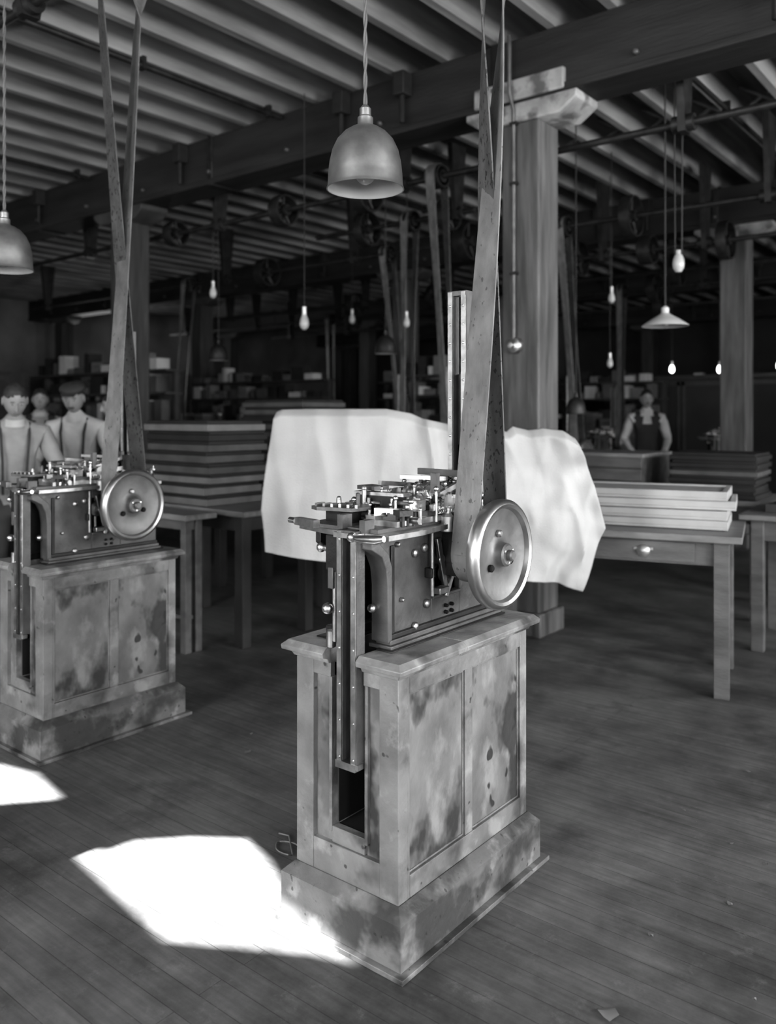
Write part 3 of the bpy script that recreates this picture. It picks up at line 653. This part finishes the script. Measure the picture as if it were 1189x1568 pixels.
# goods benches
def goods(x,y,Lx,Wy,seed,name):
    rnd=random.Random(seed);b=B()
    b.box(-Lx/2,Lx/2,-Wy/2,Wy/2,.80,.85,M_tab)
    for sx in (-1,1):
        for sy in (-1,1): b.box(sx*(Lx/2-.06)-.04,sx*(Lx/2-.06)+.04,sy*(Wy/2-.06)-.04,sy*(Wy/2-.06)+.04,0,.80,M_tabd)
    b.box(-Lx/2,Lx/2,-.01,.01,.5,.8,M_tabd)
    if seed%3:
        for sx in (-1,1): b.box(sx*(Lx/2-.05)-.03,sx*(Lx/2-.05)+.03,.2,.26,.85,2.0,M_tabd)
        for zz in (1.35,1.7,1.97):
            b.box(-Lx/2,Lx/2,.05,.3,zz,zz+.03,M_tabd)
            xx=-Lx/2+.1
            while xx<Lx/2-.25:
                w=rnd.uniform(.06,.25); b.box(xx,xx+w,.08,.27,zz+.03,zz+.03+rnd.uniform(.06,.26),rnd.choice([M_bd2,M_bd3,M_tab,M_iron,M_box,M_bd1])); xx+=w+rnd.uniform(.0,.1)
    xx=-Lx/2+.05
    while xx<Lx/2-.3:
        w=rnd.uniform(.1,.36);h=rnd.uniform(.1,.75);m=rnd.choice([M_bd1,M_bd2,M_tab,M_iron,M_bd3,M_bd2])
        t=rnd.random()
        if t<.5:
            nl=max(1,int(h/.08))
            for q in range(nl): b.box(xx+rnd.uniform(0,.02),xx+w-rnd.uniform(0,.02),-.3,.03,.85+q*.08,.85+q*.08+.07,m)
        elif t<.8:
            b.lathe((xx+w/2,-.1,.85),(0,0,1),[(0,0),(w*.4,0),(w*.4,.04),(w*.15,.07),(w*.12,h*.7),(w*.3,h*.75),(w*.3,h*.9),(0,h*.95)],m,16)
            b.cyl((xx,-.1,.85+h*.8),(xx+w,-.1,.85+h*.8),.03,M_steel2,n=12)
        else:
            b.box(xx,xx+w,-.25,.03,.85,.85+h*.5,m); b.cyl((xx+w/2,-.1,.85+h*.5),(xx+w/2,-.1,.85+h),.03,M_irong,n=12); b.sph((xx+w/2,-.1,.85+h),.05,M_steel2,n=12)
        xx+=w+rnd.uniform(.02,.12)
    b.obj(name,loc=(x,y,0))
gg=[(-9.6,5.9,3),(-8.0,7.6,2.0),(-10.2,9.1,3.2),(-6.2,9.0,2.0),(-13.2,7.4,3),(-13.2,4.2,3),(-11.8,3.6,2.2),(-9.2,13.2,3.2),(-5.9,13.0,2.0),(-5.6,15.6,3),(-13.5,12.9,3.2),(-9.4,16,3.2),(-1.6,13.2,2),(-14.5,16.2,3),(-13.4,1.4,3),(-15.5,9.2,2.6),(-12.4,10.7,2.0),(-7.6,10.5,2.2)]
for i,(x,y,L_) in enumerate(gg): goods(x,y,L_,.7,20+i,'goods_bench' if i==0 else 'goods_bench.%03d'%i)
def cupboard(i,x,y,w,d,h):
    b=B(); b.box(-w/2,w/2,-d/2,d/2,0,h,M_part)
    n_=max(1,int(w/.7))
    for k2 in range(n_):
        x0=-w/2+w*k2/n_;x1=-w/2+w*(k2+1)/n_
        b.box(x0+.02,x0+.07,-d/2-.02,-d/2,.05,h-.05,M_tabd);b.box(x1-.07,x1-.02,-d/2-.02,-d/2,.05,h-.05,M_tabd)
        b.box(x0+.02,x1-.02,-d/2-.02,-d/2,h-.12,h-.05,M_tabd);b.box(x0+.02,x1-.02,-d/2-.02,-d/2,.05,.13,M_tabd)
    b.box(-w/2-.03,w/2+.03,-d/2-.04,d/2,h,h+.05,M_tabd)
    b.obj('storage_cupboard' if i==0 else 'storage_cupboard.%03d'%i,bevel=.004,loc=(x,y,0))
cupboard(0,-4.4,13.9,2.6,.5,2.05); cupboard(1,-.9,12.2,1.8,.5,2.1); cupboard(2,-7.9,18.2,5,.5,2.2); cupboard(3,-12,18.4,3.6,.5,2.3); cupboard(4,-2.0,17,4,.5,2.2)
b=B()
for (y0,y1,z1) in ((-1.5,1.2,2.5),(1.3,5.5,2.9),(8,10.3,2.4),(12.2,17,2.6)):
    b.box(XW+.02,XW+.25,y0,y1,0,z1,M_tab)
    for q in range(int((y1-y0)/.7)):
        b.box(XW+.25,XW+.27,y0+.05+q*.7,y0+.62+q*.7,1.0,z1-.1,M_bd3 if q%3==1 else M_tabd)
b.obj('wall_partition')
# ------------------------------------------------------------------ people
def hand(b,w,d,side,up):
    d=Vector(d).normalized(); up=Vector(up); up=(up-d*up.dot(d)).normalized(); sd=d.cross(up).normalized()*side
    w=Vector(w)
    pts=[w-d*.01,w+d*.03,w+d*.06,w+d*.088]
    for k2 in (-1,0,1):
        o=sd*.019*k2; b.tube([p+o*(.6 if q==0 else 1) for q,p in enumerate(pts)],[.018,.017,.016,.011],M_skin,10)
    for k2,(oo,ln) in enumerate(((-.028,.062),(-.0095,.075),(.0095,.08),(.028,.07))):
        p=w+d*.082+sd*oo*-1; cur=d.copy(); ps=[p]
        for sgm in (.42,.33,.25):
            cur=(cur-up*.38).normalized(); p=p+cur*ln*sgm; ps.append(p)
        b.tube(ps,[.0095,.009,.008,.006],M_skin,8)
    p=w+d*.025+sd*.024; t=(d*.6+sd*.8).normalized()
    b.tube([p,p+t*.03,p+t*.03+(d*.85+sd*.3-up*.3).normalized()*.03,p+t*.03+(d*.9+sd*.1-up*.4).normalized()*.052],[.012,.0115,.01,.007],M_skin,8)
PN=[0]
def person(x,y,rz,H,lean,elb,wri,top=M_shirt,vest=True,headturn=0,nod=0,cap=False,moust=False,braces=False):
    V=[(0,0,.95),(0,0,1.08),(0,.005,1.28),(0,.01,1.42),(0,.0,1.50),(0,-.008,1.57)]
    Rr=[.135,.128,.155,.115,.064,.056]; E=[(0,1),(1,2),(2,3),(3,4),(4,5)]; tag=[0,0,0,0,4]
    for sx in (-1,1):
        k0=len(V); e=elb[0 if sx<0 else 1]; w=wri[0 if sx<0 else 1]
        S=(sx*.18,.01,1.41)
        V+= [S,tuple((Vector(S)+Vector(e))/2),e,tuple((Vector(e)+Vector(w))/2),w]; Rr+=[.074,.062,.052,.046,.032]
        E+= [(3,k0),(k0,k0+1),(k0+1,k0+2),(k0+2,k0+3),(k0+3,k0+4)]; tag+=[1,1,1,1,1]
        k1=len(V); V+=[(sx*.095,.0,.88),(sx*.10,-.01,.68),(sx*.105,-.015,.49),(sx*.11,.01,.28),(sx*.115,.025,.09),(sx*.13,-.12,.04)]
        Rr+=[.098,.085,.062,.056,.042,.036]; E+=[(0,k1)]+[(k1+q,k1+q+1) for q in range(5)]; tag+=[2,2,2,2,2,3]
    me=bpy.data.meshes.new('sk'); me.from_pydata(V,E,[]); o=bpy.data.objects.new('sk',me); COL.objects.link(o)
    o.modifiers.new('skin','SKIN')
    bpy.context.view_layer.update()
    sv=me.skin_vertices[0].data
    for q,r in enumerate(Rr): sv[q].radius=(r,r)
    sv[0].use_root=True
    ss=o.modifiers.new('sub','SUBSURF'); ss.levels=2
    bpy.context.view_layer.update(); dg=bpy.context.evaluated_depsgraph_get(); m2=bpy.data.meshes.new_from_object(o.evaluated_get(dg))
    b=B(); mm={0:M_vest if vest else top,1:top,2:M_trou,3:M_bd1,4:M_skin}
    vv=[v.co.copy() for v in m2.vertices]
    segs=[(Vector(V[a]),Vector(V[c]),t,(Rr[a]+Rr[c])/2) for (a,c),t in zip(E,tag)]
    def near(p):
        best=9;bt=0
        for a,c,t,r in segs:
            ab=c-a; q=max(0,min(1,(p-a).dot(ab)/ab.length_squared)); d=(p-(a+ab*q)).length-r*.9
            if d<best: best=d;bt=t
        return bt
    groups={}
    for p in m2.polygons:
        t=near(p.center); c=p.center
        if t==0 and vest and c.y<0 and c.z>1.25 and abs(c.x)<(c.z-1.25)*.30: t=1
        if t==1 and vest and abs(c.x)<.155 and c.z>1.3 and not(c.y<0 and abs(c.x)<(c.z-1.25)*.30): t=0
        groups.setdefault(t,[]).append(tuple(p.vertices))
    for v in vv:
        f=max(0,min(1,(.2-abs(v.x))/.06)) if v.z>.85 else 0
        if abs(v.y)<.17: v.y*=1-.22*f
    for v in vv:
        if v.z<1.5: v+= (v-Vector((v.x*.6,0,v.z))).normalized()*.011*noise.noise(v*13)
    b.v+=[tuple(v) for v in vv]
    for t,fl in groups.items():
        k2=b.mi(mm[t]); b.f+=fl; b.m+=[k2]*len(fl)
    for q in range(2):
        w=Vector(wri[q]); e=Vector(elb[q]); dd=(w-e).normalized(); hand(b,w,dd,(-1 if q==0 else 1),(0,0,1) if abs(dd.z)<.8 else (0,-1,0))
        b.lathe(w-dd*.035,dd,[(.030,0),(.039,.004),(.039,.03),(.028,.034)],top,14)
    if braces:
        for sx in (-1,1): b.tube([(sx*.07,-.118,1.0),(sx*.075,-.125,1.25),(sx*.085,-.10,1.40),(sx*.09,-.02,1.49),(sx*.085,.10,1.38)],.010,M_trou,6)
    b.lathe((0,0,1.475),(0,0,1),[(.078,0),(.068,.03),(.062,.045)],M_shirt,20)
    Hc=Vector((0,-.020,1.648)); X=Matrix.Translation(Hc)@Matrix.Rotation(headturn,4,'Z')@Matrix.Rotation(nod,4,'X')
    def hf(p):
        p=p.copy(); z=p.z
        if z<0: p.x*=1-.24*z*z-.05*abs(z)
        if p.y<0:
            p.y*=.93
            if z<-.2: p.y*=1+.07*(-z)
        else:
            if z<-.3: p.y*=.8
        ex=abs(abs(p.x)-.36)
        if p.y<0 and ex<.2 and abs(z-.02)<.16: p.y+=.09*(1-ex/.2)
        return p
    b.sph((0,0,0),1,M_skin,(.074,.093,.116),32,hf,X)
    b.add([(-.015,-.084,-.035),(.015,-.084,-.035),(0,-.114,-.032),(-.008,-.080,.02),(.008,-.080,.02),(0,-.091,.02),(0,-.080,-.042)],[(0,3,5,2),(1,2,5,4),(0,2,6),(1,6,2),(0,1,4,3)],M_skin,X)
    for sx in (-1,1):
        b.sph((sx*.028,-.073,.004),.010,M_eye,(1.2,.7,.6),10,None,X); b.sph((sx*.028,-.080,.004),.004,M_hair,(1,.5,1),8,None,X)
        b.sph((sx*.028,-.080,.022),.016,M_brow,(1.1,.3,.2),8,None,X)
        b.sph((sx*.075,.006,-.008),.03,M_skin,(.28,.6,1.05),10,None,X)
    b.sph((0,-.081,-.062),.020,M_lip,(1.1,.3,.18),10,None,X)
    if moust: b.sph((0,-.085,-.050),.024,M_brow,(1.2,.35,.3),10,None,X)
    def hr(p):
        p=p.copy(); lim=.50-.35*abs(p.x)
        if p.y<.05 and p.z<lim:
            p.y=.05+(p.y-.05)*.05; p.x*=.93
        if p.z<-.30: p.z=-.30; p.x*=.9; p.y*=.9
        return p
    b.sph((0,.006,.008),1,M_hair,(.077,.094,.114),40,hr,X)
    if cap:
        b.sph((0,.0,.075),1,M_trou,(.092,.108,.042),24,None,X)
        b.add([(-.06,-.075,.062),(.06,-.075,.062),(.045,-.13,.05),(-.045,-.13,.05),(-.06,-.075,.067),(.06,-.075,.067),(.045,-.13,.054),(-.045,-.13,.054)],[(0,1,2,3),(4,7,6,5),(0,4,5,1),(1,5,6,2),(2,6,7,3),(3,7,4,0)],M_trou,X)
    s_=H/1.765; nv=[]
    for p in b.v:
        p=Vector(p); f=max(0,min(1,(p.z-.88)/.3)); f=smooth(f)
        if p.z>.88:
            a=lean*f; yy=p.y; zz=p.z-.95; p=Vector((p.x,yy*math.cos(a)-zz*math.sin(a),.95+yy*math.sin(a)+zz*math.cos(a)))
        nv.append(tuple(p*s_))
    b.v=nv
    bpy.data.objects.remove(o)
    name='workman' if PN[0]==0 else 'workman.%03d'%PN[0]; PN[0]+=1
    b.obj(name,loc=(x,y,0),rz=rz)
person(-4.05,10.2,math.radians(30),1.78,.04,((-.27,.04,1.14),(.27,.04,1.14)),((-.19,-.16,1.0),(.19,-.16,1.0)),moust=True)
person(-5.66,3.40,math.radians(42),1.72,.20,((-.30,-.10,1.18),(.29,-.06,1.17)),((-.18,-.34,1.12),(.12,-.32,1.08)),top=M_shirt,vest=False,nod=.15,braces=True,moust=True,cap=True)
person(-5.36,2.74,math.radians(66),1.70,.26,((-.30,-.10,1.16),(.29,-.10,1.16)),((-.2,-.36,1.12),(.10,-.36,1.10)),top=M_shirtg,vest=False,nod=.22,headturn=.1,braces=True)
person(-8.15,4.45,math.radians(60),1.74,.1,((-.26,0,1.14),(.26,0,1.14)),((-.2,-.22,1.04),(.2,-.22,1.04)),top=M_shirtg,vest=True)
person(-6.35,4.25,math.radians(-20),1.66,.15,((-.26,0,1.14),(.26,0,1.14)),((-.2,-.22,1.04),(.2,-.22,1.04)),top=M_shirtg,vest=True)
# ------------------------------------------------------------------ floor litter
b=B(); b.tube([(-2.03+.055*math.cos(t*.35)*(1+.1*math.sin(t)), 1.99+.035*math.sin(t*.35),.006) for t in range(0,17)]+[(-2.09,2.05,.006),(-2.13,2.04,.006)],.003,M_bd3,6); b.obj('string_loop')
b=B(); rnd=random.Random(9)
sc_=[(-.86,1.93,.03),(-1.45,3.55,.012),(-.75,2.9,.012),(-2.9,2.6,.012),(-2.75,2.45,.02),(-1.0,3.6,.015),(-.9,2.3,.01),(-2.6,3.0,.012),(-.55,2.6,.012)]
for q in range(26): sc_.append((rnd.uniform(-3.2,-.2),rnd.uniform(2.2,4.2),rnd.uniform(.004,.012)))
for (x,y,r) in sc_:
    n_=7; vs=[(x,y,.4*r+.002)]+[(x+r*rnd.uniform(.5,1.1)*math.cos(6.28*q/n_),y+r*rnd.uniform(.4,1)*math.sin(6.28*q/n_),rnd.uniform(.001,.6*r+.002)) for q in range(n_)]
    if abs(x+1.558)<.3 and abs(y-2.088)<.45: continue
    b.add(vs,[(0,q+1,(q+1)%n_+1) for q in range(n_)],M_bd3)
b.obj('paper_scraps')
# ------------------------------------------------------------------ light, world, camera
w=bpy.data.worlds.new('sky'); scene.world=w; w.use_nodes=True
w.node_tree.nodes['Background'].inputs[0].default_value=(.9,.9,.9,1); w.node_tree.nodes['Background'].inputs[1].default_value=1.
s=bpy.data.lights.new('sun','SUN'); s.energy=45; s.angle=math.radians(.6)
so=bpy.data.objects.new('sun',s); COL.objects.link(so); d=Vector((.3,3.0,-ZC)); so.rotation_euler=d.to_track_quat('-Z','Y').to_euler(); so.location=(-2,-6,9)
cam=bpy.data.cameras.new('camera'); co=bpy.data.objects.new('camera',cam); COL.objects.link(co)
co.location=(0,0,1.47); co.rotation_euler=(math.radians(90),0,math.radians(38.8))
cam.sensor_fit='HORIZONTAL'; cam.sensor_width=36; cam.lens=36*1283/1190; cam.shift_y=-150/1190
cam.dof.use_dof=True; cam.dof.focus_distance=2.5; cam.dof.aperture_fstop=2.9
cam.clip_end=100
scene.camera=co
scene.view_settings.view_transform='Standard'
try: scene.view_settings.look='Medium High Contrast'
except Exception as ex:
    print('LOOK',ex)
    scene.view_settings.look='None'
scene.view_settings.exposure=.08
